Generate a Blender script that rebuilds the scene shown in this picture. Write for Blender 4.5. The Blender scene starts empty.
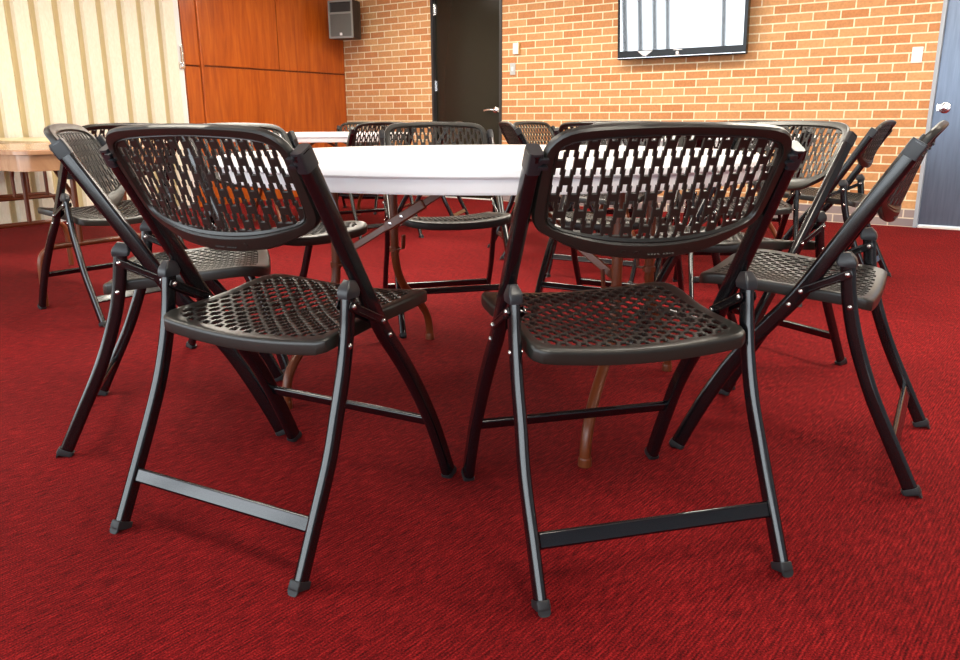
import bpy, bmesh, math, random
from mathutils import Vector, Matrix
random.seed(7)
D = bpy.data
COL = bpy.context.scene.collection
PI = math.pi
AZ = 0.60964                       # the room is turned this much against the camera
TT = Vector((math.cos(AZ), -math.sin(AZ), 0)); NN = Vector((math.sin(AZ), math.cos(AZ), 0))
def W(s, n, z=0.0): return TT*s + NN*n + Vector((0, 0, z))

# ------------------------------------------------------------------ materials
def mat(name, color=(.5,.5,.5), rough=.5, metal=0., spec=.5, coat=0., emit=None, estr=0.):
    m = D.materials.new(name); m.use_nodes = True
    b = m.node_tree.nodes['Principled BSDF']
    b.inputs['Base Color'].default_value = (*color, 1)
    b.inputs['Roughness'].default_value = rough
    b.inputs['Metallic'].default_value = metal
    b.inputs['Specular IOR Level'].default_value = spec
    b.inputs['Coat Weight'].default_value = coat
    b.inputs['Coat Roughness'].default_value = .08
    if emit:
        b.inputs['Emission Color'].default_value = (*emit, 1); b.inputs['Emission Strength'].default_value = estr
    return m
def nd(m, t, **kw):
    n = m.node_tree.nodes.new(t)
    for k, v in kw.items():
        if k in n.inputs: n.inputs[k].default_value = v
        else: setattr(n, k, v)
    return n
def lk(m, a, b): m.node_tree.links.new(a, b)
def bsdf(m): return m.node_tree.nodes['Principled BSDF']
def coords(m, scale=(1,1,1), rot=(0,0,0), loc=(0,0,0)):
    tc = nd(m, 'ShaderNodeTexCoord'); mp = nd(m, 'ShaderNodeMapping')
    mp.inputs['Scale'].default_value = scale; mp.inputs['Rotation'].default_value = rot; mp.inputs['Location'].default_value = loc
    lk(m, tc.outputs['Object'], mp.inputs['Vector']); return mp.outputs['Vector']
def ramp(m, fac, stops):
    r = nd(m, 'ShaderNodeValToRGB'); e = r.color_ramp.elements
    while len(e) < len(stops): e.new(.5)
    for x, (p, c) in zip(e, stops): x.position = p; x.color = (*c, 1)
    lk(m, fac, r.inputs['Fac']); return r.outputs['Color']
def bump(m, h, strength, dist):
    b = nd(m, 'ShaderNodeBump'); b.inputs['Strength'].default_value = strength; b.inputs['Distance'].default_value = dist
    lk(m, h, b.inputs['Height']); lk(m, b.outputs['Normal'], bsdf(m).inputs['Normal'])

def scuffed(name, color, rough, spec=.5, coat=0., amt=.08, scale=60, bumps=.0):
    m = mat(name, color, rough, spec=spec, coat=coat)
    n = nd(m, 'ShaderNodeTexNoise', Scale=scale, Detail=4.); lk(m, coords(m), n.inputs['Vector'])
    mr = nd(m, 'ShaderNodeMapRange'); mr.inputs['To Min'].default_value = rough-amt; mr.inputs['To Max'].default_value = rough+amt
    lk(m, n.outputs['Fac'], mr.inputs['Value']); lk(m, mr.outputs['Result'], bsdf(m).inputs['Roughness'])
    if bumps:
        n2 = nd(m, 'ShaderNodeTexNoise', Scale=scale*10, Detail=2.); lk(m, coords(m), n2.inputs['Vector']); bump(m, n2.outputs['Fac'], bumps, .0006)
    return m
M = {}
M['plastic'] = scuffed('black_moulded_plastic', (.013,.0125,.0098), .35, spec=.6, amt=.03, scale=40, bumps=.12)
M['steel'] = scuffed('black_powder_coated_steel', (.004,.004,.005), .14, spec=.75, amt=.015, scale=12)
M['cap'] = scuffed('grey_black_plastic_cap', (.018,.019,.022), .34, amt=.03)
M['rubber'] = scuffed('dark_grey_foot_plastic', (.012,.0125,.014), .5, amt=.05)
M['rivet'] = mat('rivet_steel', (.62,.6,.58), .25, metal=1.)
M['tabletop'] = scuffed('white_table_laminate', (.86,.86,.87), .3, amt=.06, scale=15)
M['brown'] = scuffed('brown_enamelled_steel', (.15,.036,.010), .33, spec=.5, amt=.06, scale=25)
M['ltop'] = None
M['chrome'] = mat('bright_steel', (.8,.8,.82), .18, metal=1.)
M['alu'] = scuffed('aluminium_strip', (.8,.8,.78), .4, amt=.05)  # pale colour painted for the sunlit gaps under the doors
M['doorblack'] = scuffed('black_door_paint', (.015,.0125,.008), .17, spec=.38, amt=.03, scale=3)
M['frameblack'] = mat('dark_grey_frame_paint', (.03,.03,.033), .4)
M['framegrey'] = mat('light_grey_frame_paint', (.36,.4,.46), .4)
M['switch'] = mat('white_switch_plastic', (.85,.85,.83), .35)
M['switchgrey'] = mat('grey_switch_plastic', (.5,.52,.53), .4)
M['switchtan'] = mat('tan_plastic', (.6,.38,.12), .5)
M['tvblack'] = mat('glossy_black_bezel', (.006,.006,.007), .15, spec=.3)
M['screen'] = mat('screen_glass', (.008,.009,.012), .035, spec=1., coat=1.); bsdf(M['screen']).inputs['IOR'].default_value = 2.6; bsdf(M['screen']).inputs['Coat Roughness'].default_value = .03
M['logo'] = mat('silver_mark', (.75,.72,.74), .35)
M['spkgrey'] = scuffed('grey_speaker_shell', (.085,.086,.08), .5, amt=.05)
M['spkrim'] = scuffed('light_grey_speaker_rim', (.2,.2,.19), .5, amt=.05)
M['spkblack'] = scuffed('black_speaker_shell', (.012,.012,.012), .5, amt=.05)
M['white'] = mat('matt_white_paint', (.82,.81,.78), .7)
M['panel'] = mat('panel_diffuser', (.9,.88,.8), .5, emit=(1,.93,.79), estr=12)  # glow of the added ceiling panels
M['lamp'] = mat('lamp_diffuser', (.9,.85,.7), .5, emit=(1,.83,.5), estr=200)

# brushed blue grey metal door
m = M['steeldoor'] = mat('blue_grey_metal_door', (.2,.24,.32), .3, metal=.75)
n = nd(m, 'ShaderNodeTexNoise', Scale=5., Detail=5.); lk(m, coords(m, (9,9,.6)), n.inputs['Vector'])
lk(m, ramp(m, n.outputs['Fac'], [(.3,(.13,.16,.22)), (.7,(.17,.21,.28))]), bsdf(m).inputs['Base Color'])

# brick
m = M['brick'] = mat('brick_wall', rough=.8)
v = coords(m)
sx = nd(m, 'ShaderNodeSeparateXYZ'); cb = nd(m, 'ShaderNodeCombineXYZ'); lk(m, v, sx.inputs[0]); lk(m, sx.outputs['X'], cb.inputs['X']); lk(m, sx.outputs['Z'], cb.inputs['Y'])
br = nd(m, 'ShaderNodeTexBrick'); lk(m, cb.outputs[0], br.inputs['Vector'])
br.offset = .5; br.inputs['Scale'].default_value = 1; br.inputs['Brick Width'].default_value = .203; br.inputs['Row Height'].default_value = .0677
br.inputs['Mortar Size'].default_value = .0056; br.inputs['Mortar Smooth'].default_value = .25; br.inputs['Bias'].default_value = -.05
br.inputs['Color1'].default_value = (.64,.345,.15,1); br.inputs['Color2'].default_value = (.52,.21,.075,1); br.inputs['Mortar'].default_value = (.84,.77,.56,1)
nz = nd(m, 'ShaderNodeTexNoise', Scale=60., Detail=4.); lk(m, v, nz.inputs['Vector'])
mx = nd(m, 'ShaderNodeMix', data_type='RGBA', blend_type='MULTIPLY'); mx.inputs['Factor'].default_value = .5
lk(m, br.outputs['Color'], mx.inputs['A']); lk(m, ramp(m, nz.outputs['Fac'], [(.3,(.72,.7,.66)), (.7,(1.12,1.1,1.06))]), mx.inputs['B'])
# grey weathered bottom course
mr = nd(m, 'ShaderNodeMath', operation='LESS_THAN'); lk(m, sx.outputs['Z'], mr.inputs[0]); mr.inputs[1].default_value = .1354
br2 = nd(m, 'ShaderNodeTexBrick'); lk(m, cb.outputs[0], br2.inputs['Vector']); br2.offset = .5
for k, val in (('Scale',1),('Brick Width',.203),('Row Height',.0677),('Mortar Size',.0056),('Mortar Smooth',.25)): br2.inputs[k].default_value = val
br2.inputs['Color1'].default_value = (.33,.26,.25,1); br2.inputs['Color2'].default_value = (.24,.2,.21,1); br2.inputs['Mortar'].default_value = (.7,.6,.48,1)
mx2 = nd(m, 'ShaderNodeMix', data_type='RGBA'); lk(m, mr.outputs[0], mx2.inputs['Factor']); lk(m, mx.outputs['Result'], mx2.inputs['A']); lk(m, br2.outputs['Color'], mx2.inputs['B'])
lk(m, mx2.outputs['Result'], bsdf(m).inputs['Base Color'])
inv = nd(m, 'ShaderNodeMath', operation='SUBTRACT'); inv.inputs[0].default_value = 1; lk(m, br.outputs['Fac'], inv.inputs[1]); bump(m, inv.outputs[0], .5, .006)

# carpet : looped pile in fine ribs that run at a small angle to the room
m = M['carpet'] = mat('red_carpet', rough=.95, spec=.08)
v = coords(m, rot=(0, 0, math.radians(4.1)))     # ribs run along local y of the turned frame
wv = nd(m, 'ShaderNodeTexWave', wave_type='BANDS', bands_direction='X', wave_profile='SIN'); lk(m, v, wv.inputs['Vector'])
for k, val in (('Scale',46.),('Distortion',2.2),('Detail',2.),('Detail Scale',3.)): wv.inputs[k].default_value = val
st = nd(m, 'ShaderNodeMapping'); st.inputs['Scale'].default_value = (190,26,40); lk(m, v, st.inputs['Vector'])
n1 = nd(m, 'ShaderNodeTexNoise', Scale=1., Detail=3.); lk(m, st.outputs[0], n1.inputs['Vector'])
n2 = nd(m, 'ShaderNodeTexNoise', Scale=330., Detail=2.); lk(m, v, n2.inputs['Vector'])
n3 = nd(m, 'ShaderNodeTexNoise', Scale=1.6, Detail=5., Roughness=.6); lk(m, v, n3.inputs['Vector'])
def math2(op, a, b):
    x = nd(m, 'ShaderNodeMath', operation=op)
    for i, q in enumerate((a, b)):
        if isinstance(q, (int, float)): x.inputs[i].default_value = q
        else: lk(m, q, x.inputs[i])
    return x.outputs[0]
h = math2('ADD', math2('MULTIPLY', wv.outputs['Fac'], .08), math2('ADD', math2('MULTIPLY', n1.outputs['Fac'], .44), math2('MULTIPLY', n2.outputs['Fac'], .52)))
c1 = ramp(m, h, [(.36,(.022,.0005,.0011)), (.53,(.13,.0032,.0048)), (.72,(.35,.016,.0155))])
mx = nd(m, 'ShaderNodeMix', data_type='RGBA', blend_type='MULTIPLY'); mx.inputs['Factor'].default_value = .8
lk(m, c1, mx.inputs['A']); lk(m, ramp(m, n3.outputs['Fac'], [(.3,(.74,.72,.72)), (.6,(1.08,1.06,1.05))]), mx.inputs['B'])
lk(m, mx.outputs['Result'], bsdf(m).inputs['Base Color']); bump(m, h, .55, .006)
bsdf(m).inputs['Sheen Weight'].default_value = .04; bsdf(m).inputs['Sheen Tint'].default_value = (1,.25,.2,1)

# veneered wood panels
def wood(name, c0, c1, c2, rough=.3, scale=(14,14,1.3), coat=.15):
    m = mat(name, rough=rough, coat=coat)
    v = coords(m, scale)
    n = nd(m, 'ShaderNodeTexNoise', Scale=1.5, Detail=7., Roughness=.62, Distortion=.6); lk(m, v, n.inputs['Vector'])
    lk(m, ramp(m, n.outputs['Fac'], [(.3,c0), (.5,c1), (.72,c2)]), bsdf(m).inputs['Base Color'])
    return m
M['cherry'] = wood('cherry_veneer', (.30,.052,.006), (.42,.085,.0085), (.53,.125,.014))
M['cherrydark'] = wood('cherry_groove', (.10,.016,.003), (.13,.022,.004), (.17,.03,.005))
M['laminate'] = wood('brown_wood_laminate', (.34,.17,.085), (.42,.22,.115), (.5,.28,.15), rough=.25, scale=(20,3,3))
M['laminatelight'] = wood('pale_wood_laminate', (.62,.45,.22), (.68,.52,.28), (.74,.58,.34), rough=.3, scale=(20,3,3))
# fabric covered folding partition
m = M['partition'] = mat('cream_partition_vinyl', (.8,.74,.58), .6)
n = nd(m, 'ShaderNodeTexNoise', Scale=30., Detail=6.); lk(m, coords(m, (3,3,1)), n.inputs['Vector'])
lk(m, ramp(m, n.outputs['Fac'], [(.3,(.79,.73,.58)), (.7,(.86,.81,.68))]), bsdf(m).inputs['Base Color'])
M['pleat'] = mat('tan_partition_hinge_strip', (.62,.52,.30), .6)  # shade of the folds put into a tan colour; fold pins share it

# ------------------------------------------------------------------ mesh helpers
def obj(name, verts, faces, m, parent=None, smooth=True, angle=40):
    me = D.meshes.new(name); me.from_pydata([tuple(v) for v in verts], [], faces); me.update()
    bm = bmesh.new(); bm.from_mesh(me); bmesh.ops.recalc_face_normals(bm, faces=bm.faces); bm.to_mesh(me); bm.free()
    if smooth:
        me.polygons.foreach_set('use_smooth', [True]*len(me.polygons)); me.set_sharp_from_angle(angle=math.radians(angle))
    ms = m if isinstance(m, (list, tuple)) else [m]
    for x in ms: me.materials.append(x)
    o = D.objects.new(name, me); COL.objects.link(o)
    if smooth:
        w = o.modifiers.new('weighted_normal', 'WEIGHTED_NORMAL'); w.keep_sharp = True; w.weight = 60
    if parent: o.parent = parent
    return o
class MB:
    def __init__(self): self.v = []; self.f = []
    def add(self, v, f):
        k = len(self.v); self.v += [Vector(a) for a in v]; self.f += [tuple(i+k for i in q) for q in f]; return self
    def box(self, x0, x1, y0, y1, z0, z1, b=0.):
        if b <= 0:
            v = [(x,y,z) for z in (z0,z1) for y in (y0,y1) for x in (x0,x1)]
            return self.add(v, [(0,2,3,1),(4,5,7,6),(0,1,5,4),(2,6,7,3),(0,4,6,2),(1,3,7,5)])
        bm = bmesh.new()
        bmesh.ops.create_cube(bm, size=1, matrix=Matrix.LocRotScale(Vector(((x0+x1)/2,(y0+y1)/2,(z0+z1)/2)), None, Vector((x1-x0,y1-y0,z1-z0))))
        bmesh.ops.bevel(bm, geom=bm.edges[:], offset=b, segments=2, affect='EDGES', profile=.5)
        bm.verts.index_update(); self.add([q.co for q in bm.verts], [[q.index for q in f.verts] for f in bm.faces]); bm.free(); return self
    def lathe(self, prof, seg=48, mtx=None):
        v = []; f = []; n = len(prof)
        for i in range(seg):
            a = 2*PI*i/seg
            for r, z in prof: v.append(Vector((r*math.cos(a), r*math.sin(a), z)))
        for i in range(seg):
            j = (i+1) % seg
            for k in range(n-1): f.append((i*n+k, j*n+k, j*n+k+1, i*n+k+1))
        if prof[0][0] > 1e-6: f.append(tuple(i*n for i in range(seg))[::-1])
        if prof[-1][0] > 1e-6: f.append(tuple(i*n+n-1 for i in range(seg)))
        if mtx: v = [mtx @ q for q in v]
        return self.add(v, f)
    def sweep(self, path, sec, side=Vector((1,0,0)), scale=None):
        """sec: list of (a along side, b along normal)"""
        n = len(sec); v = []; f = []; L = len(path)
        for i, p in enumerate(path):
            t = (path[min(i+1,L-1)] - path[max(i-1,0)]).normalized()
            sd = (side - t*side.dot(t)).normalized(); nm = t.cross(sd).normalized()
            s = scale[i] if scale else 1
            for a, b in sec: v.append(p + sd*a*s + nm*b*s)
        for i in range(L-1):
            for k in range(n): f.append((i*n+k, i*n+(k+1)%n, (i+1)*n+(k+1)%n, (i+1)*n+k))
        f.append(tuple(range(n))[::-1]); f.append(tuple((L-1)*n+k for k in range(n)))
        return self.add(v, f)
    def loops(self, rings, closed_cross=True):
        """rings: list of equally long point loops; joins consecutive rings (and last to first)"""
        n = len(rings[0]); R = len(rings); v = [p for r in rings for p in r]; f = []
        for i in range(R if closed_cross else R-1):
            j = (i+1) % R
            for k in range(n): f.append((i*n+k, i*n+(k+1)%n, j*n+(k+1)%n, j*n+k))
        return self.add(v, f)
    def tr(self, mtx): self.v = [mtx @ q for q in self.v]; return self
    def build(self, name, m, parent=None, **kw): return obj(name, self.v, self.f, m, parent, **kw)
def rrect(w, h, r, seg=3):
    out = []
    for cx, cy, a0 in ((w/2-r,h/2-r,0),(-w/2+r,h/2-r,90),(-w/2+r,-h/2+r,180),(w/2-r,-h/2+r,270)):
        for i in range(seg+1):
            a = math.radians(a0+90*i/seg); out.append((cx+r*math.cos(a), cy+r*math.sin(a)))
    return out
def circ(r, seg=14): return [(r*math.cos(2*PI*i/seg), r*math.sin(2*PI*i/seg)) for i in range(seg)]
def spline(pts, sub=5):
    P = [Vector(p) for p in pts]; out = []
    for i in range(len(P)-1):
        a = P[i-1] if i else P[0]*2-P[1]; b, c = P[i], P[i+1]; d = P[i+2] if i+2 < len(P) else P[-1]*2-P[-2]
        for k in range(sub):
            t = k/sub; out.append(.5*((2*b)+(c-a)*t+(2*a-5*b+4*c-d)*t*t+(3*b-a-3*c+d)*t**3))
    out.append(P[-1]); return out
def smooth_poly(pts, sub=4):
    n = len(pts); P = [Vector((*p, 0)) for p in pts]; out = []
    for i in range(n):
        a, b, c, d = P[i-1], P[i], P[(i+1)%n], P[(i+2)%n]
        for k in range(sub):
            t = k/sub; q = .5*((2*b)+(c-a)*t+(2*a-5*b+4*c-d)*t*t+(3*b-a-3*c+d)*t**3); out.append((q.x, q.y))
    return out
def inside(p, poly):
    x, y = p; c = False; n = len(poly)
    for i in range(n):
        x1, y1 = poly[i]; x2, y2 = poly[i-1]
        if (y1 > y) != (y2 > y) and x < (x2-x1)*(y-y1)/(y2-y1)+x1: c = not c
    return c
def resample(poly, n):
    """closed polygon -> n points, by angle about its middle so that two rings correspond"""
    cx = sum(p[0] for p in poly)/len(poly); cy = sum(p[1] for p in poly)/len(poly)
    return cx, cy
def empty(name, loc, rz, label, cat, group=None):
    o = D.objects.new(name, None); COL.objects.link(o); o.empty_display_size = .1
    o.location = loc; o.rotation_euler = (0, 0, rz); tag(o, label, cat, group); return o
def tag(o, label, cat, group=None):
    o['label'] = label; o['category'] = cat
    if group: o['group'] = group
    return o
def structure(o, label=None):
    o['kind'] = 'structure'
    if label: o['label'] = label
    return o
KIDS = {}
def kids(o): return [c for c in o.children]
def copy_tree(o, parent=None):
    c = o.copy(); COL.objects.link(c); c.parent = parent
    for ch in kids(o): copy_tree(ch, c)
    return c

# ------------------------------------------------------------------ the folding chair (x right, y forward, z up)
def perforated(xs, ys, keep, outer, surf, th, axis):
    """sheet in (x,y) cells; keep(i,j)->bool solid; surf(x,y,k)->Vector for k = +-1 side"""
    V = {}; verts = []; faces = []
    def vid(i, j, k):
        if (i,j,k) not in V: V[i,j,k] = len(verts); verts.append(surf(xs[i], ys[j], k*th/2))
        return V[i,j,k]
    nx, ny = len(xs)-1, len(ys)-1
    sol = [[keep(i,j) for j in range(ny)] for i in range(nx)]
    S = lambda i, j: 0 <= i < nx and 0 <= j < ny and sol[i][j]
    for i in range(nx):
        for j in range(ny):
            if not sol[i][j]: continue
            faces.append((vid(i,j,1),vid(i+1,j,1),vid(i+1,j+1,1),vid(i,j+1,1)))
            faces.append((vid(i,j,-1),vid(i,j+1,-1),vid(i+1,j+1,-1),vid(i+1,j,-1)))
            for di, dj, a, b in ((-1,0,(i,j),(i,j+1)),(1,0,(i+1,j+1),(i+1,j)),(0,-1,(i+1,j),(i,j)),(0,1,(i,j+1),(i+1,j+1))):
                if not S(i+di, j+dj): faces.append((vid(*a,-1),vid(*b,-1),vid(*b,1),vid(*a,1)))
    # rounded web edges
    bm = bmesh.new(); bv = [bm.verts.new(p) for p in verts]
    for f in faces:
        try: bm.faces.new([bv[i] for i in f])
        except ValueError: pass
    bmesh.ops.recalc_face_normals(bm, faces=bm.faces)
    es = [e for e in bm.edges if len(e.link_faces) == 2 and e.calc_face_angle() > 1.2 and (e.link_faces[0].calc_area() > 0) and abs((e.verts[0].co-e.verts[1].co).length) > .0009]
    es = [e for e in es if not (abs(e.link_faces[0].normal.dot(axis)) < .5 and abs(e.link_faces[1].normal.dot(axis)) < .5)]
    bmesh.ops.bevel(bm, geom=es, offset=.0011, segments=1, affect='EDGES', clamp_overlap=True)
    bm.verts.index_update(); verts = [v.co.copy() for v in bm.verts]; faces = [[v.index for v in f.verts] for f in bm.faces]; bm.free()
    return verts, faces
def slot_cells(x0, x1, y0, y1, cp, rp, wide, neck, L, body, poly, outerpoly):
    """breakpoints and the solid/hole test of staggered narrow-wide-narrow slots"""
    ncol = int(round((x1-x0)/cp)); cp = (x1-x0)/ncol
    xs = []
    for c in range(ncol):
        m_ = x0+(c+.5)*cp
        xs += [m_-wide/2, m_-neck/2, m_+neck/2, m_+wide/2]
    xs = [x0-.03, x0-.02, x0-.01, x0] + xs + [x1, x1+.01, x1+.02, x1+.03]
    ysl = set()
    k = int((y1-y0)/rp)+3
    for par in (0, 1):
        for r in range(-2, k):
            b = y0+(r+.5*par)*rp
            for e in (-L/2, -body/2, body/2, L/2): ysl.add(round(b+e, 5))
    ys = sorted(ysl); ys2 = []
    for y in ys:
        if not ys2 or y-ys2[-1] > .0008: ys2.append(y)
    ys = [y for y in ys2 if y0-.05 < y < y1+.05]
    def hole(x, y):
        c = int(math.floor((x-x0)/cp))
        if c < 0 or c >= ncol: return False
        m_ = x0+(c+.5)*cp; par = c % 2
        q = (y-y0-.5*par*rp) % rp
        if q > rp/2: q -= rp
        dx = abs(x-m_)
        return (abs(q) < body/2 and dx < wide/2) or (abs(q) < L/2 and dx < neck/2)
    def keep(i, j):
        cx, cy = (xs[i]+xs[i+1])/2, (ys[j]+ys[j+1])/2
        if not inside((cx, cy), outerpoly): return False
        if not inside((cx, cy), poly): return True
        return not hole(cx, cy)
    return xs, ys, keep
def ring_pair(inner, outer, n=96):
    """both polygons sampled along the same rays from the shared middle"""
    cx = sum(p[0] for p in inner)/len(inner); cy = sum(p[1] for p in inner)/len(inner)
    w = max(p[0] for p in inner)-cx; h = max(p[1] for p in inner)-cy
    def hit(poly, dx, dy):
        best = None
        for i in range(len(poly)):
            ax, ay = poly[i-1][0]-cx, poly[i-1][1]-cy; bx, by = poly[i][0]-cx, poly[i][1]-cy
            ex, ey = bx-ax, by-ay; den = dx*ey-dy*ex
            if abs(den) < 1e-12: continue
            t = (ax*ey-ay*ex)/den; u = (ax*dy-ay*dx)/den
            if t > 0 and -1e-6 <= u <= 1+1e-6 and (best is None or t > best): best = t
        return (cx+dx*best, cy+dy*best)
    I, O = [], []
    for k in range(n):
        a = 2*PI*k/n; dx, dy = math.cos(a)*w, math.sin(a)*h
        # square-ish spacing so that corners get their share
        s = max(abs(math.cos(a)), abs(math.sin(a))); dx /= s; dy /= s
        I.append(hit(inner, dx, dy)); O.append(hit(outer, dx, dy))
    return I, O
def lerp2(a, b, t): return (a[0]+(b[0]-a[0])*t, a[1]+(b[1]-a[1])*t)
SX = .232                                             # half distance of the side tubes
UPR = lambda z: -.190+(.763-z)*.5945                  # tube line at a height
def sym(right):                                       # right half outline listed top to bottom -> whole outline
    return right + [(-x, y) for x, y in right[::-1] if abs(x) > 1e-9]
def make_chair():
    root = empty('folding_chair', (0,0,0), 0, '', 'chair')
    # --- backrest: slotted shield in a moulded rim, bowed backwards between the two tubes
    outer = smooth_poly(sym([(0,.806),(.10,.804),(.165,.800),(.196,.792),(.213,.776),(.2195,.752),(.2195,.70),(.2175,.662),(.209,.640),(.190,.626),(.125,.596),(.06,.584),(0,.580)]), 4)
    inner = smooth_poly(sym([(0,.788),(.10,.785),(.160,.780),(.186,.773),(.197,.758),(.1965,.735),(.195,.695),(.192,.662),(.186,.648),(.165,.637),(.115,.626),(.06,.619),(0,.617)]), 4)
    nb = Vector((0,-.859,-.511))
    def back(x, z, off=0.):
        b = (1-(x/.22)**2)*(.052*max(0,(.79-z)/.2)**1.0)
        if z > .772: b += (z-.772)/.028*.006
        if z < .62: b += -(.62-z)/.04*.004
        return Vector((x, UPR(z)-b*1.1, z)) + nb*(.005+off)
    I, O = ring_pair(inner, outer)
    mb = MB()
    prof = [(0,-.004),(.0,.004),(.12,.0085),(.5,.0095),(.72,.0085),(.8,.005),(.88,.0062),(1.,.003),(1.,-.003),(.85,-.007),(.5,-.008),(.12,-.0075)]
    mb.loops([[back(*lerp2(o, i, t), off) for i, o in zip(I, O)] for t, off in prof])
    mid = [lerp2(o, i, .75) for i, o in zip(I, O)]; inn = [lerp2(o, i, 1.03) for i, o in zip(I, O)]
    xs, ys, keep = slot_cells(-.198, .198, .605, .795, .0165, .0560, .0128, .0080, .0425, .020, inn, mid)
    xs = sorted(xs + [ (a) for a in () ])
    v, f = perforated(xs, ys, keep, mid, lambda x, y, k: back(x, y, k), .0048, nb); mb.add(v, f)
    # small moulded marks on the rear of the lower rim
    for x, r in ((-.058,.005),(-.035,.0055),(.058,.0055)):
        c = back(x, .597 if abs(x) > .05 else .594, .0088)
        rot = Matrix.Translation(c) @ nb.to_track_quat('Z','Y').to_matrix().to_4x4()
        mb.lathe([(0,0),(r*.55,0),(r*.6,.0007),(r,.0007),(r,-.001)], 14, rot)
    for k in range(9):
        if k == 4: continue
        c = back(-.012+k*.0058, .5935, .0082)
        mb.add([c+Vector((a*.002, b*.51*.003, b*.859*.003))*1+nb*d for d in (-.001,.0006) for a, b in ((-1,-1),(1,-1),(1,1),(-1,1))],
               [(0,1,2,3),(4,5,6,7),(0,1,5,4),(1,2,6,5),(2,3,7,6),(3,0,4,7)])
    mb.build('backrest', M['plastic'], root, angle=35)
    # --- seat
    so = smooth_poly(sym([(0,.262),(.10,.261),(.165,.254),(.202,.234),(.218,.195),(.2185,.13),(.2095,.055),(.2075,-.02),(.212,-.085),(.2125,-.118),(.199,-.137),(.165,-.141),(0,-.143)]), 4)
    si = smooth_poly(sym([(0,.230),(.09,.229),(.155,.221),(.186,.194),(.193,.14),(.187,.07),(.186,.0),(.190,-.06),(.187,-.103),(.165,-.116),(.08,-.119),(0,-.120)]), 4)
    def seat(x, y, off=0.):
        z = .4165 + .028*(y+.13)/.36 + .012*(x/.2)**2 - .010*math.exp(-((y-.02)/.11)**2-(x/.12)**2)
        if y > .17: z -= .16*(y-.17)**2/.09*1.0
        if y < -.10: z -= .004*(-.10-y)/.04
        return Vector((x, y, z+off))
    I, O = ring_pair(si, so)
    mb = MB()
    prof = [(1,0.),(.6,.0012),(.22,.0012),(.1,-.0004),(.03,-.003),(.0,-.007),(.0,-.021),(.05,-.026),(.16,-.026),(.22,-.008),(.6,-.0055),(1,-.0055)]
    mb.loops([[seat(*lerp2(o, i, t), off) for i, o in zip(I, O)] for t, off in prof])
    mid = [lerp2(o, i, .8) for i, o in zip(I, O)]; inn = [lerp2(o, i, 1.0) for i, o in zip(I, O)]
    xs, ys, keep = slot_cells(-.194, .194, -.117, .230, .0196, .0340, .0158, .0096, .0262, .0125, inn, mid)
    v, f = perforated(xs, ys, keep, mid, lambda x, y, k: seat(x, y, k-.0024), .0048, Vector((0,0,1))); mb.add(v, f)
    mb.build('seat', M['plastic'], root, angle=35)
    # --- side tubes: upright and front leg in one, rear legs, links
    sec_f = rrect(.024,.036,.0095,3); sec_r = rrect(.021,.032,.0100,3)
    fp = [(-.190,.762),(-.125,.6536),(-.06,.5443),(-.0,.4434),(.03,.399),(.068,.352),(.112,.293),(.155,.228),(.195,.155),(.232,.078),(.262,.010)]
    rp = [(-.082,.515),(-.0865,.482),(-.094,.43),(-.110,.36),(-.135,.285),(-.168,.205),(-.214,.112),(-.264,.012)]
    for s in (-1, 1):
        path = spline([(s*(SX+(.002 if i > 7 else 0)), y, z) for i, (y, z) in enumerate(fp)], 5)
        fl = MB().sweep(path, sec_f).build('front_leg', M['steel'], root); fl['label'] = 'curved steel tube forming one front leg and the upright above it'
        path = spline([(s*(SX+(.003 if z < .25 else 0)), y, z) for y, z in rp], 5)
        rl = MB().sweep(path, sec_r).build('rear_leg', M['steel'], root)
        # plastic cap on the upright, hooking over the panel corner
        p0, p1 = Vector((s*SX, UPR(.733)-.0005, .733)), Vector((s*SX, UPR(.765), .765))
        m_ = MB().sweep([p0, p0.lerp(p1,.12), p0.lerp(p1,.8), p1], rrect(.0245,.0366,.006,2), scale=[.99,1,1,.93])
        for zz in (.739, .750):
            m_.sweep([Vector((s*(SX-.012), UPR(zz)-.016, zz)), Vector((s*(SX-.012), UPR(zz)-.023, zz-.004))], rrect(.016,.006,.002))
        m_.build('upright_cap', M['cap'], root)
        # cap on the rear leg
        q0 = Vector((s*SX, -.084, .490)); q1 = Vector((s*SX, -.077, .529))
        MB().sweep([q0+Vector((0,0,.008)), q0+Vector((0,0,.013)), q0.lerp(q1,.6), q1], rrect(.0255,.040,.005,2), scale=[.92,1,1,.55]).build('leg_cap', M['cap'], rl)
        # feet
        for leg, (ya, za), (yb, zb) in ((fl, (.2600,.016), (.2660,.002)), (rl, (-.2615,.017), (-.2690,.002))):
            xx = s*(SX+.0025); a = Vector((xx, ya, za)); b = Vector((xx, yb, zb))
            ft = MB().sweep([a, a.lerp(b,.12), a.lerp(b,.75), b], rrect(.0255,.0385,.007,2), scale=[.96,1,1.04,.94])
            ft.lathe([(.0075,-.002),(.0112,-.002),(.0112,.002),(.0075,.002)], 16, Matrix.Translation(a.lerp(b,.62)+Vector((0, -.017 if leg is rl else .012, 0))) @ Matrix.Rotation(PI/2-.4,4,'X'))
            ft.v = [Vector((p.x, p.y, max(p.z, .0008))) for p in ft.v]
            ft.build('foot_cap', M['rubber'], leg)
        # link plates either side of the tubes
        a2, b2 = Vector((0,-.087,.482)), Vector((0,.005,.4355))
        d = (b2-a2).normalized()
        lb = MB()
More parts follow.
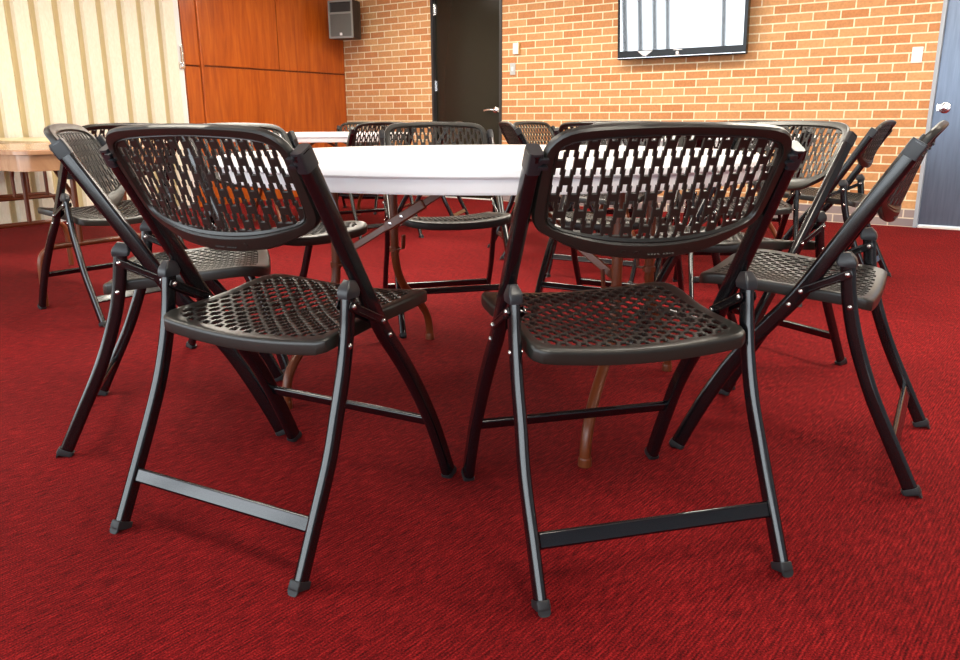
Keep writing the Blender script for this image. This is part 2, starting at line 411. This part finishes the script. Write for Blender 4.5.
        for xo in (.2445, .2155):
            x0 = Vector((s*xo,0,0))
            lb.sweep([a2-d*.010+x0, a2-d*.006+x0, b2+d*.006+x0, b2+d*.010+x0], rrect(.0035,.018,.0016), scale=[.6,1,1,.6])
            for e in (-.0055,.0055):
                nrm = Vector((0,-d.z,d.y))*e; xx = Vector((s*(.2465 if xo > .23 else .2135),0,0))
                lb.sweep([a2+d*.018+nrm+xx, b2-d*.018+nrm+xx], rrect(.002,.0035,.0009))
        lk_ = lb.build('link_bar', M['steel'], root)
        def rivets(pts, xa, par):                      # a pin right through the joint with a domed head at each end
            for y, z in pts:
                a_, b_ = xa; c_ = (a_+b_)/2; h_ = (b_-a_)/2
                mt = Matrix.Translation(Vector((s*c_, y, z))) @ Matrix.Rotation(PI/2, 4, 'Y')
                MB().lathe([(0,-h_-.0036),(.004,-h_-.0028),(.0055,-h_-.0012),(.0055,-h_+.001),(.003,-h_+.0012),(.003,h_-.0012),(.0055,h_-.001),(.0055,h_+.0012),(.004,h_+.0028),(0,h_+.0036)], 12, mt).build('rivet', M['rivet'], par)
        rivets([(-.087,.482),(.005,.4355)], (.2135,.2465), lk_)
        rivets([(-.0985,.410)], (.2215,.2425), rl)
        rivets([(.028,.402)], (.220,.244), fl)
    # --- crossbars
    MB().sweep([Vector((-SX+.009,-.219,.1035)), Vector((SX-.009,-.219,.1035))], [(b, a) for a, b in rrect(.013,.030,.0045)], side=Vector((0,.46,.888))).build('rear_crossbar', M['steel'], root)
    MB().sweep([Vector((-SX+.006,.1915,.162)), Vector((SX-.006,.1915,.162))], rrect(.026,.014,.006), side=Vector((0,.47,-.88))).build('front_crossbar', M['steel'], root)
    return root

# ------------------------------------------------------------------ tables
def table_leg(sx, sy):
    pts = [(sx*.44,sy*.165,.672),(sx*.44,sy*.165,.52),(sx*.441,sy*.166,.40),(sx*.442,sy*.178,.32),(sx*.445,sy*.222,.25),(sx*.449,sy*.290,.195),(sx*.452,sy*.352,.15),(sx*.455,sy*.398,.10),(sx*.455,sy*.415,.05),(sx*.455,sy*.418,.004)]
    return MB().sweep(spline(pts, 5), circ(.014, 14), side=Vector((1,0,0)))
def make_round_table(loc, rz, label):
    root = empty('round_table', loc, rz, label, 'table', 'round white folding tables')
    MB().lathe([(0,.720),(.40,.720),(.744,.720),(.754,.7185),(.760,.714),(.762,.708),(.762,.7005),(.759,.697),(.752,.6955),(.7505,.670),(.747,.664),(.735,.663),(.72,.664),(.712,.685),(0,.688)], 128).build('tabletop', M['tabletop'], root, angle=28)
    for sx in (-1, 1):
        for sy in (-1, 1):
            l = table_leg(sx, sy).build('leg', M['brown'], root)
            MB().lathe([(0,0),(.0165,0),(.0165,.018),(.0145,.022),(0,.022)], 14, Matrix.Translation((sx*.455, sy*.418, .001))).build('foot_cap', M['brown'], l)
            mb = MB(); z = .385
            mb.sweep([Vector((sx*.441-sx*.014, sy*.166, z)), Vector((sx*.441-sx*.034, sy*.166, z+.004)), Vector((sx*.441-sx*.038, sy*.166, z+.05))], rrect(.020,.006,.002), side=Vector((0,1,0)))
            mb.lathe([(.0145,-.008),(.018,-.008),(.018,.008),(.0145,.008)], 16, Matrix.Translation((sx*.441, sy*.166, z)))
            mb.build('latch', M['brown'], l)
        for z in (.655,):
            MB().sweep([Vector((sx*.44,-.20,z)), Vector((sx*.44,.20,z))], circ(.013,12), side=Vector((1,0,0))).build('crossbar', M['brown'], root)
        a = Vector((sx*.445,-.150,.405)); b = Vector((sx*.02,-.035,.672)); mid = a.lerp(b,.42)
        mb = MB().sweep([a, mid, b], rrect(.008,.021,.0025), side=Vector((0,1,0)))
        mb.sweep([a.lerp(b,.36), a.lerp(b,.37), a.lerp(b,.62), a.lerp(b,.63)], rrect(.020,.030,.004), side=Vector((0,1,0)), scale=[.85,1,1,.85])
        br_ = mb.build('brace', M['brown'], root)
        for t in (.40, .48): MB().lathe([(0,-.0135),(.006,-.0125),(.006,.0125),(0,.0135)], 10, Matrix.Translation(a.lerp(b,t)) @ Matrix.Rotation(PI/2,4,'X')).build('rivet', M['rivet'], br_)
    return root
def rounded_slab(w, d, z0, z1, r, edge):
    rings = []
    def loop(g, z): return [Vector((x, y, z)) for x, y in rrect(w-2*g, d-2*g, max(r-g,.005), 6)]
    mb = MB(); rings = [loop(edge*3, z0), loop(0, z0), loop(0, z1-edge), loop(edge*.3, z1-edge*.3), loop(edge, z1)]
    mb.loops(rings, False); n = len(rings[0])
    mb.f.append(tuple(range(n))); mb.f.append(tuple(range(4*n, 5*n))); return mb
def make_rect_table(s0, s1, n0, n1, label, top, legs):
    w, d = s1-s0, n1-n0
    root = empty('rectangular_table', W((s0+s1)/2, (n0+n1)/2), -AZ, label, 'table')
    rounded_slab(w, d, .675, .695, .07, .006).build('tabletop', top, root)
    rounded_slab(w-.03, d-.03, .605, .675, .06, .003).build('apron', M['laminate'], root)
    for x in legs:
        e = d/2-.06
        pts = [(x,-e,.004),(x,-e+.002,.10),(x,-e+.004,.19),(x,-e+.018,.235),(x,-e+.055,.26),(x,-e+.11,.265),(x,0,.265),(x,e-.11,.265),(x,e-.055,.26),(x,e-.018,.235),(x,e-.004,.19),(x,e-.002,.10),(x,e,.004)]
        leg = MB().sweep(spline(pts, 4), circ(.0135, 12), side=Vector((1,0,0))).build('leg', M['brown'], root)
        for y in (-.12, .12):
            MB().sweep([Vector((x,y,.27)), Vector((x,y,.61))], circ(.012, 12), side=Vector((1,0,0))).build('upright', M['brown'], leg)
        sg = 1 if x < 0 else -1
        MB().sweep([Vector((x,-.12,.40)), Vector((x+sg*.02,-.115,.48)), Vector((x+sg*.20,-.10,.61))], rrect(.022,.007,.002), side=Vector((0,1,0))).build('brace', M['brown'], root)
        MB().box(x-.03, x+.03, -.17, .17, .56, .607, .004).build('leg_bracket', M['frameblack'], root)
    return root

# ------------------------------------------------------------------ room shell   (local x = s along the brick wall, y = n towards it)
S0, S1, N0, N1, H = -6.70, 3.2, -2.6, 6.91, 2.34
def room(name, mb, m, label=None, smooth=False):
    o = mb.build(name, m, None, smooth=smooth); o.rotation_euler = (0,0,-AZ); return structure(o, label)
fl = MB().box(S0-.25, S1+.2, N0-.2, N1+.25, -.1, 0).build('floor', M['carpet'], None, smooth=False); fl.rotation_euler = (0,0,-AZ); structure(fl, 'red ribbed carpet floor')
room('ceiling', MB().box(S0-.25, S1+.2, N0-.2, N1+.25, H, H+.1), M['white'])
D1A, D1B, D2A, D2B, DH = -5.435, -4.545, -.735, .22, 2.06
wb = MB()
wb.box(S0-.25, D1A, N1, N1+.2, 0, H).box(D1B, D2A, N1, N1+.2, 0, H).box(D2B, S1+.2, N1, N1+.2, 0, H)
wb.box(D1A, D1B, N1, N1+.2, DH, H).box(D2A, D2B, N1, N1+.2, DH, H)
room('wall_back', wb, M['brick'], 'orange brick wall with pale mortar')
room('wall_right', MB().box(S1, S1+.2, N0-.2, N1, 0, H), mat('grey_blue_wall_paint', (.2,.23,.28), .6))
# window wall behind the camera
room('wall_front', MB().box(S0-.25, S1, N0-.2, N0, 0, .3).box(S0-.25, S1, N0-.2, N0, 2.2, H), M['white'])
wm = MB(); k = 0
x = S0+.1
while x < S1-.1:
    wm.box(x-.035, x+.035, N0-.12, N0-.04, .3, 2.2); x += 1.15
wm.box(S0, S1, N0-.12, N0-.04, .3, .36).box(S0, S1, N0-.12, N0-.04, 2.13, 2.2)
room('window_1', wm, M['frameblack'], 'dark framed window wall')
# left wall: cherry panelling next to the corner, then the folding partition
PW = 4.775
room('wall_left', MB().box(S0-.25, S0-.05, -.4, N1, 0, H).box(S0-.25, S0-.05, N0, -.4, 0, .3).box(S0-.25, S0-.05, N0, -.4, 2.2, H), M['white'])
wm = MB()
for q in (-.44, -1.15, -1.85, -2.56): wm.box(S0-.17, S0-.09, q-.035, q+.035, .3, 2.2)
wm.box(S0-.17, S0-.09, N0, -.4, .3, .36).box(S0-.17, S0-.09, N0, -.4, 2.13, 2.2)
room('window_2', wm, M['frameblack'], 'dark framed side window')
GZ, GN, ST = 1.327, 5.93, 4.965
def wpanel(name, n0, n1, z0, z1, t=.0):
    return MB().box(S0-.05, S0+t, n0, n1, z0, z1, .004)
root = None
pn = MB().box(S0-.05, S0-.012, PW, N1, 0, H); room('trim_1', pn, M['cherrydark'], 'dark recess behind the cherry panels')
for i, (a, b, c, d_) in enumerate(((ST+.03, GN-.006, GZ+.008, H),(GN+.006, N1-.012, GZ+.008, H),(ST+.03, N1-.012, .0, GZ-.008))):
    o = wpanel('wood_panel', a, b, c, d_).build('wood_panel', M['cherry'], None); o.rotation_euler = (0,0,-AZ)
    tag(o, ('upper cherry wood wall panel beside the cream folding partition','upper cherry wood wall panel below the corner loudspeaker, next to the brick','long lower cherry wood wall panel beneath the horizontal groove')[i], 'wall panel')
room('trim_2', MB().box(S0-.05, S0+.012, PW, ST-.025, 0, GZ-.012, .004).box(S0-.05, S0+.012, PW, ST-.025, GZ+.0, H, .004), M['cherry'], 'cherry wood jamb')
room('trim_3', MB().box(S0-.05, S0+.035, ST-.025, ST+.012, 0, H, .009), M['cherry'], 'rounded cherry moulding', smooth=True)
# accordion partition
pr = empty('folding_partition', W(S0, PW), -AZ, 'cream pleated folding partition closing the left wall', 'folding partition')
v = []; f = []; mi = []; y = -.075; X0 = .02; P = .186
pts = [(X0, y)]
while y > -5.0:
    # broad face, rounded shoulder, narrow valley with its shade painted tan
    pts += [(X0+.018, y-.012), (X0+.02, y-.06), (X0+.018, y-.120), (X0-.012, y-.134), (X0-.030, y-.150), (X0-.030, y-.165), (X0-.008, y-P+.004)]
    y -= P; pts.append((X0, y))
for (a, b) in pts: v += [(a, b, .03), (a, b, H-.002)]
f = [(2*i, 2*i+2, 2*i+3, 2*i+1) for i in range(len(pts)-1)]
mi = [1 if (i % 8) in (4,5,6) else 0 for i in range(len(pts)-1)]
nb_ = len(v); v += [(a-.015, b, z) for a, b, z in v]
f2 = [(nb_+2*i, nb_+2*i+1, nb_+2*i+3, nb_+2*i+2) for i in range(len(pts)-1)]
o = obj('pleated_cover', v, f+f2, [M['partition'], M['pleat']], pr, angle=50)
for i, p in enumerate(o.data.polygons): p.material_index = (mi+mi)[i]
mb = MB()
yy = -.075-P
while yy > -4.95:
    mb.box(X0-.02, X0+.022, yy-.006, yy+.006, 1.16, 1.168); yy -= P
mb.build('fold_pins', M['pleat'], pr)
mb = MB().box(-.02, .022, -.082, -.020, .0, H-.002, .004); lead = mb.build('lead_post', M['white'], pr); lead['label'] = 'white metal closing post'
mb = MB().box(.02, .034, -.055, -.035, 1.30, 1.50, .003).box(.032, .055, -.052, -.038, 1.305, 1.325, .003).box(.032, .055, -.052, -.038, 1.475, 1.495, .003).box(.050, .062, -.052, -.038, 1.305, 1.495, .003).box(.02, .045, -.075, -.02, 1.285, 1.345, .006)
mb.build('latch_handle', M['chrome'], lead)
room('baseboard_left', MB().box(S0-.05, S0-.0, N0, PW-.01, 0, .03), M['white'])

# doors
def lever(mb, x, y, z, dr):
    mb.lathe([(0,0),(.030,0),(.030,.006),(.024,.010),(0,.010)], 24, Matrix.Translation((x,y,z)) @ Matrix.Rotation(PI/2,4,'X'))
    mb.sweep([Vector((x,y-.008,z)), Vector((x,y-.05,z))], circ(.011,12), side=Vector((1,0,0)))
    mb.sweep(spline([(x,y-.048,z),(x+dr*.03,y-.052,z+.003),(x+dr*.07,y-.05,z+.002),(x+dr*.115,y-.046,z-.006)],4), rrect(.014,.022,.006), side=Vector((0,1,0)))
dr = structure(MB().box(D1A+.03, D1B-.03, -.02, .025, .012, DH-.03, .003).build('door_1', M['doorblack'], None), 'black flush door between brick walls')
# put the door at the wall (the mesh is in s / offset from the wall face)
for o_, in ((dr,),): o_.location = W(0, N1+.05); o_.rotation_euler = (0,0,-AZ)
hb = MB(); lever(hb, D1B-.095, -.02, .915, -1)
hb.lathe([(0,0),(.022,0),(.022,.008),(0,.01)], 18, Matrix.Translation((D1B-.055,-.02,.915)) @ Matrix.Rotation(PI/2,4,'X'))
hb.build('door_handle', M['chrome'], dr)
for z in (.30, 1.17, 1.93):
    MB().sweep([Vector((D1A+.024,-.028,z-.055)), Vector((D1A+.024,-.028,z+.055))], circ(.008,10)).box(D1A+.026,D1A+.05,-.024,-.02,z-.05,z+.05).build('hinge', M['chrome'], dr)
room('trim_4', MB().box(D1A, D1A+.028, N1-.012, N1+.12, 0, DH).box(D1B-.028, D1B, N1-.012, N1+.12, 0, DH).box(D1A, D1B, N1-.012, N1+.12, DH-.028, DH), M['frameblack'], 'dark grey door frame')
room('trim_5', MB().box(D1A+.03, D1B-.03, N1-.0, N1+.2, 0, .01, .002), M['alu'], 'aluminium threshold under the black door')  # pale strip stands in for sunlight coming under the door
d2 = structure(MB().box(D2A+.029, D2B-.03, -.02, .025, .022, DH-.03, .003).build('door_2', M['steeldoor'], None), 'blue grey metal door at the right end of the brick wall')
d2.location = W(0, N1+.045); d2.rotation_euler = (0,0,-AZ)
kb = MB()
kb.box(D2A+.045, D2A+.135, -.027, -.02, .865, .915, .003)
kb.lathe([(0,0),(.040,0),(.040,.006),(.034,.010),(0,.010)], 28, Matrix.Translation((D2A+.10,-.022,.889)) @ Matrix.Rotation(PI/2,4,'X'))
kb.lathe([(.012,0),(.012,.03),(.022,.036),(.026,.048),(.022,.058),(0,.062)], 24, Matrix.Translation((D2A+.10,-.03,.889)) @ Matrix.Rotation(PI/2,4,'X'))
kb.build('door_knob', M['chrome'], d2)
room('trim_6', MB().box(D2A, D2A+.026, N1-.015, N1+.12, 0, DH).box(D2B-.028, D2B, N1-.015, N1+.12, 0, DH).box(D2A, D2B, N1-.015, N1+.12, DH-.028, DH), M['framegrey'], 'light grey metal door frame')
room('trim_7', MB().box(D2A+.033, D2B-.03, N1-.012, N1+.2, 0, .016, .002), M['alu'], 'aluminium threshold under the metal door')  # same strip in place of the sunlight below this door

# wall plates
def plate(s, z, w, h, t, m, label, kind='light_switch'):
    o = empty(kind, W(s, N1, z), -AZ, label, 'switch')
    MB().box(-w/2, w/2, -t, .0, -h/2, h/2, .003).build('cover_plate', m, o)
    MB().box(-w*.16, w*.16, -t-.005, -t+.001, -h*.17, h*.17, .0015).build('rocker', M['switch'], o)
    return o
pl = plate(-4.370, 1.492, .062, .102, .03, M['switch'], 'white wall switch box with a tan side, upper of two beside the black door')
MB().box(.031, .041, -.028, 0, -.05, .05, .002).build('side_strip', M['switchtan'], pl)
plate(-4.415, 1.304, .060, .112, .012, M['switchgrey'], 'grey wall switch, lower of two beside the black door')
plate(-.860, 1.27, .072, .112, .010, M['switch'], 'white wall switch on the brick left of the metal door')

# television, tilted down on its bracket
tv = empty('television', W(-2.66, N1-.055, 1.33), -AZ, 'large flat black wall television with glossy screen reflecting windows', 'television')
TW, TH = 1.145, .70
tm = Matrix.Rotation(math.radians(4.5), 4, 'X')
MB().box(-TW/2, TW/2, -.07, -.01, 0, TH, .012).tr(tm).build('casing', M['tvblack'], tv)
sc = MB().box(-TW/2+.03, TW/2-.03, -.0725, -.069, .075, TH-.03).tr(tm).build('screen', M['screen'], tv, smooth=False)
MB().box(-TW/2+.004, TW/2-.004, -.0735, -.069, .014, .019).tr(tm).build('trim_strip', M['chrome'], tv)
lg = MB().lathe([(0,0),(.014,0),(.014,.003),(0,.003)], 20, Matrix.Translation((-.012,-.07,.042)) @ Matrix.Rotation(PI/2,4,'X'))
lg.box(-.045, .03, -.0735, -.069, .063, .069).box(-.028, .012, -.0735, -.069, .022, .027); lg.tr(tm).build('maker_mark', M['logo'], tv)
lg = MB().add([(-.375,-.0722,.069),(-.235,-.0722,.069),(-.30,-.0722,.026),(-.325,-.0722,.030),(-.375,-.0715,.069),(-.235,-.0715,.069),(-.30,-.0715,.026),(-.325,-.0715,.030)], [(0,1,2,3),(4,5,6,7),(0,1,5,4),(1,2,6,5),(2,3,7,6),(3,0,4,7)])
lg.tr(tm).build('badge', M['logo'], tv)  # pale four-cornered mark on the lower bezel
MB().box(-.2, .2, -.03, .055, .2, .5).build('wall_bracket', M['frameblack'], tv)

# loudspeaker in the corner
sp = empty('loudspeaker', W(-6.385, N1-.27, 1.675), -AZ+math.radians(13), 'grey and black loudspeaker mounted high in the corner by the brick wall', 'loudspeaker')
front = rrect(.30, .385, .012, 2)
mb = MB(); mb.loops([[Vector((x*k, y, .19+z*k2)) for x, z in front] for y, k, k2 in ((-.12,.97,.97),(-.112,1,1),(0,1,1),(.06,.93,1),(.14,.55,.97))], False)
n_ = len(front); mb.f += [tuple(range(n_)), tuple(range(4*n_,5*n_))]
spb = mb.build('cabinet', M['spkblack'], sp)
fr = MB(); I = [(x, z) for x, z in rrect(.262,.345,.006,2)]
fr.loops([[Vector((x, -.130, .19+z)) for x, z in front], [Vector((x, -.118, .19+z)) for x, z in front], [Vector((x, -.118, .19+z)) for x, z in I], [Vector((x, -.130, .19+z)) for x, z in I]])
fr.box(-.131, .131, -.13, -.118, .245, .262); fr.build('front_frame', M['spkrim'], sp)
MB().box(-.131, .131, -.124, -.116, .0175, .245, .002).build('grille', M['spkgrey'], sp)
hn = MB(); oo = rrect(.255,.098,.004,2); ii = rrect(.09,.03,.004,2)
hn.loops([[Vector((x,-.126,.311+z)) for x, z in oo], [Vector((x,-.06,.311+z)) for x, z in ii]], False); hn.f.append(tuple(range(len(oo), 2*len(oo)))); hn.build('horn', M['spkblack'], sp)
MB().box(-.013, .013, -.132, -.122, .028, .054, .002).build('maker_mark', M['logo'], sp)
MB().box(-.03, .03, .10, .20, .10, .28, .004).build('wall_bracket', M['frameblack'], sp)

# ------------------------------------------------------------------ furniture
T1 = (.03, 2.33)
make_round_table((*T1, 0), math.atan2(-.444, .896), 'round white folding table ringed by the nearest black chairs')
T2 = (-1.28, 6.47); T3 = (1.27, 5.0)
t2 = make_round_table((*T2, 0), .5, 'round white folding table far back, near the cherry wood panels')
t3 = make_round_table((*T3, 0), .2, 'round white folding table at back right, in front of the television wall')
make_rect_table(-4.74, -3.50, 1.66, 2.42, 'brown wood-topped rectangular folding table at the left edge', M['laminate'], (-.44, .52))
make_rect_table(-6.6, -5.12, 2.58, 3.34, 'pale-topped rectangular table behind the brown one, near the folding partition', M['laminatelight'], (-.58, -.3))

proto = make_chair(); first = [True]
def chair(x, y, yaw, label, group):
    if first[0]: o = proto; first[0] = False
    else: o = copy_tree(proto)
    o.location = (x, y, 0); o.rotation_euler = (0,0,yaw); tag(o, label, 'chair', group); return o
G1, G2, G3 = 'folding chairs around the nearest round table', 'folding chairs around the far left round table', 'folding chairs around the far right round table'
chair(-.405, 1.581, -.489, 'black perforated folding chair nearest on the left, its back to the viewer', G1)
chair(.263, 1.491, .252, 'black perforated folding chair nearest in the middle right, its back to the viewer', G1)
chair(.848, 1.931, 1.033, 'black folding chair at right in profile, facing left towards the white table', G1)
chair(-.842, 2.119, -1.312, 'black folding chair at left in profile, half hidden behind the nearest left chair', G1)
chair(-.135, 3.24, 3.39, 'black folding chair facing the viewer across the white table', G1)
chair(-.715, 2.83, -2.2, 'black folding chair across the table at left, backrest hidden by the nearest left chair', G1)
chair(.545, 3.20, 2.62, 'black folding chair across the table, seen through the mesh of the middle right chair', G1)
chair(.885, 2.64, 2.08, 'black folding chair with rounded back between the middle and right chairs', G1)
chair(-1.612, 3.463, .925, 'black folding chair drawn up to the end of the brown rectangular table', 'folding chairs at the rectangular tables')
def around(c, deg, r=.92, dyaw=0.):
    a = math.radians(deg); x, y = c[0]+r*math.cos(a), c[1]+r*math.sin(a)
    return x, y, math.atan2(-(c[0]-x), c[1]-y)+dyaw
chair(-.763, 5.708, .596, 'black folding chair with its back to us, standing before the far left white table', G2)
chair(*around(T2, -11), 'black folding chair right of the far left table, behind the chair facing us', G2)
chair(*around(T2, 80), 'black folding chair beyond the far left table, below the loudspeaker', G2)
chair(1.809, 4.062, .972, 'small black folding chair in profile in front of the brick, left of the right chair', G3)
chair(1.22, 3.72, -.1, 'black folding chair at back right, mostly hidden behind the rounded-back chair', G3)
chair(.70, 4.24, -.55, 'black folding chair whose legs show below the middle right chair back', G3)
chair(.37, 4.95, -1.42, 'black folding chair seen edge-on right of the black door', G3)
chair(*around(T3, 140, .97), 'black folding chair with tilted back, just right of the edge-on chair by the door', G3)
chair(*around(T3, 103, 1.06), 'black folding chair farthest back below the television, top edge showing', G3)
chair(*around(T3, 50), 'black folding chair far back below the television at right, top edge showing', G3)

# ------------------------------------------------------------------ light
def downlight(s, n):
    o = empty('ceiling_light', W(s, n, H), -AZ, 'round warm ceiling downlight by the folding partition', 'ceiling light')
    MB().lathe([(.13,-.012),(.16,-.012),(.165,0),(.13,0)], 32).build('trim_ring', M['white'], o)
    MB().lathe([(0,-.008),(.13,-.008)], 32).build('diffuser', M['lamp'], o)
downlight(-6.42, 4.5)
for s, n, e in ((-5.0,5.5,32),(-3.0,5.5,28),(-.8,5.5,25),(1.6,5.5,18),(-4.8,3.2,30),(-2.6,3.2,46),(-.2,3.2,46),(2.2,3.2,42),(-2.6,.6,20),(.6,.6,20)):  # unseen panels added to light brick, floor and seat tops
    o = empty('ceiling_light_panel', W(s, n, H), -AZ, 'long warm white ceiling light panel', 'ceiling light', 'ceiling light panels')
    MB().box(-.64,.64,-.19,.19,-.03,0,.004).build('housing', M['white'], o)
    MB().box(-.60,.60,-.15,.15,-.034,-.029).build('diffuser', M['panel'], o)
    L = D.lights.new('panel_light', 'AREA'); L.shape = 'RECTANGLE'; L.size = 1.2; L.size_y = .3; L.energy = e; L.color = (1,.93,.79)
    lo = D.objects.new('panel_light', L); COL.objects.link(lo); lo.location = W(s, n, H-.04); lo.rotation_euler = (0,0,-AZ)
wd = D.worlds.new('World'); bpy.context.scene.world = wd; wd.use_nodes = True
bg = wd.node_tree.nodes['Background']; bg.inputs['Color'].default_value = (.86,.94,1.,1); bg.inputs['Strength'].default_value = 4.8
# daylight entering through the window wall
def portal(loc, w, h_, inward):
    L = D.lights.new('window_portal', 'AREA'); L.shape = 'RECTANGLE'; L.size = w; L.size_y = h_; L.cycles.is_portal = True
    lo = D.objects.new('window_portal', L); COL.objects.link(lo); lo.location = loc
    lo.rotation_euler = inward.to_track_quat('-Z', 'Y').to_euler()
portal(W((S0+S1)/2, N0-.3, 1.25), S1-S0, 1.95, NN)
portal(W(S0-.3, -1.5, 1.25), 2.3, 1.95, TT)

# ------------------------------------------------------------------ camera
h, pitch, roll, fpx = .8075, .259894, -.003758, 786.124
Fv = Vector((0, math.cos(pitch), -math.sin(pitch))); R = Vector((1,0,0)); U = R.cross(Fv)
R2 = R*math.cos(roll)+U*math.sin(roll); U2 = -R*math.sin(roll)+U*math.cos(roll)
cam = D.cameras.new('Camera'); cam.sensor_width = 36; cam.lens = fpx*36/960; cam.clip_start = .02
co = D.objects.new('Camera', cam); COL.objects.link(co)
co.matrix_world = Matrix(((R2.x,U2.x,-Fv.x,0),(R2.y,U2.y,-Fv.y,0),(R2.z,U2.z,-Fv.z,h),(0,0,0,1)))
sc_ = bpy.context.scene; sc_.camera = co
sc_.view_settings.view_transform = 'Standard'; sc_.view_settings.look = 'None'; sc_.view_settings.gamma = 1
sc_.view_settings.use_curve_mapping = False; sc_.view_settings.exposure = .16
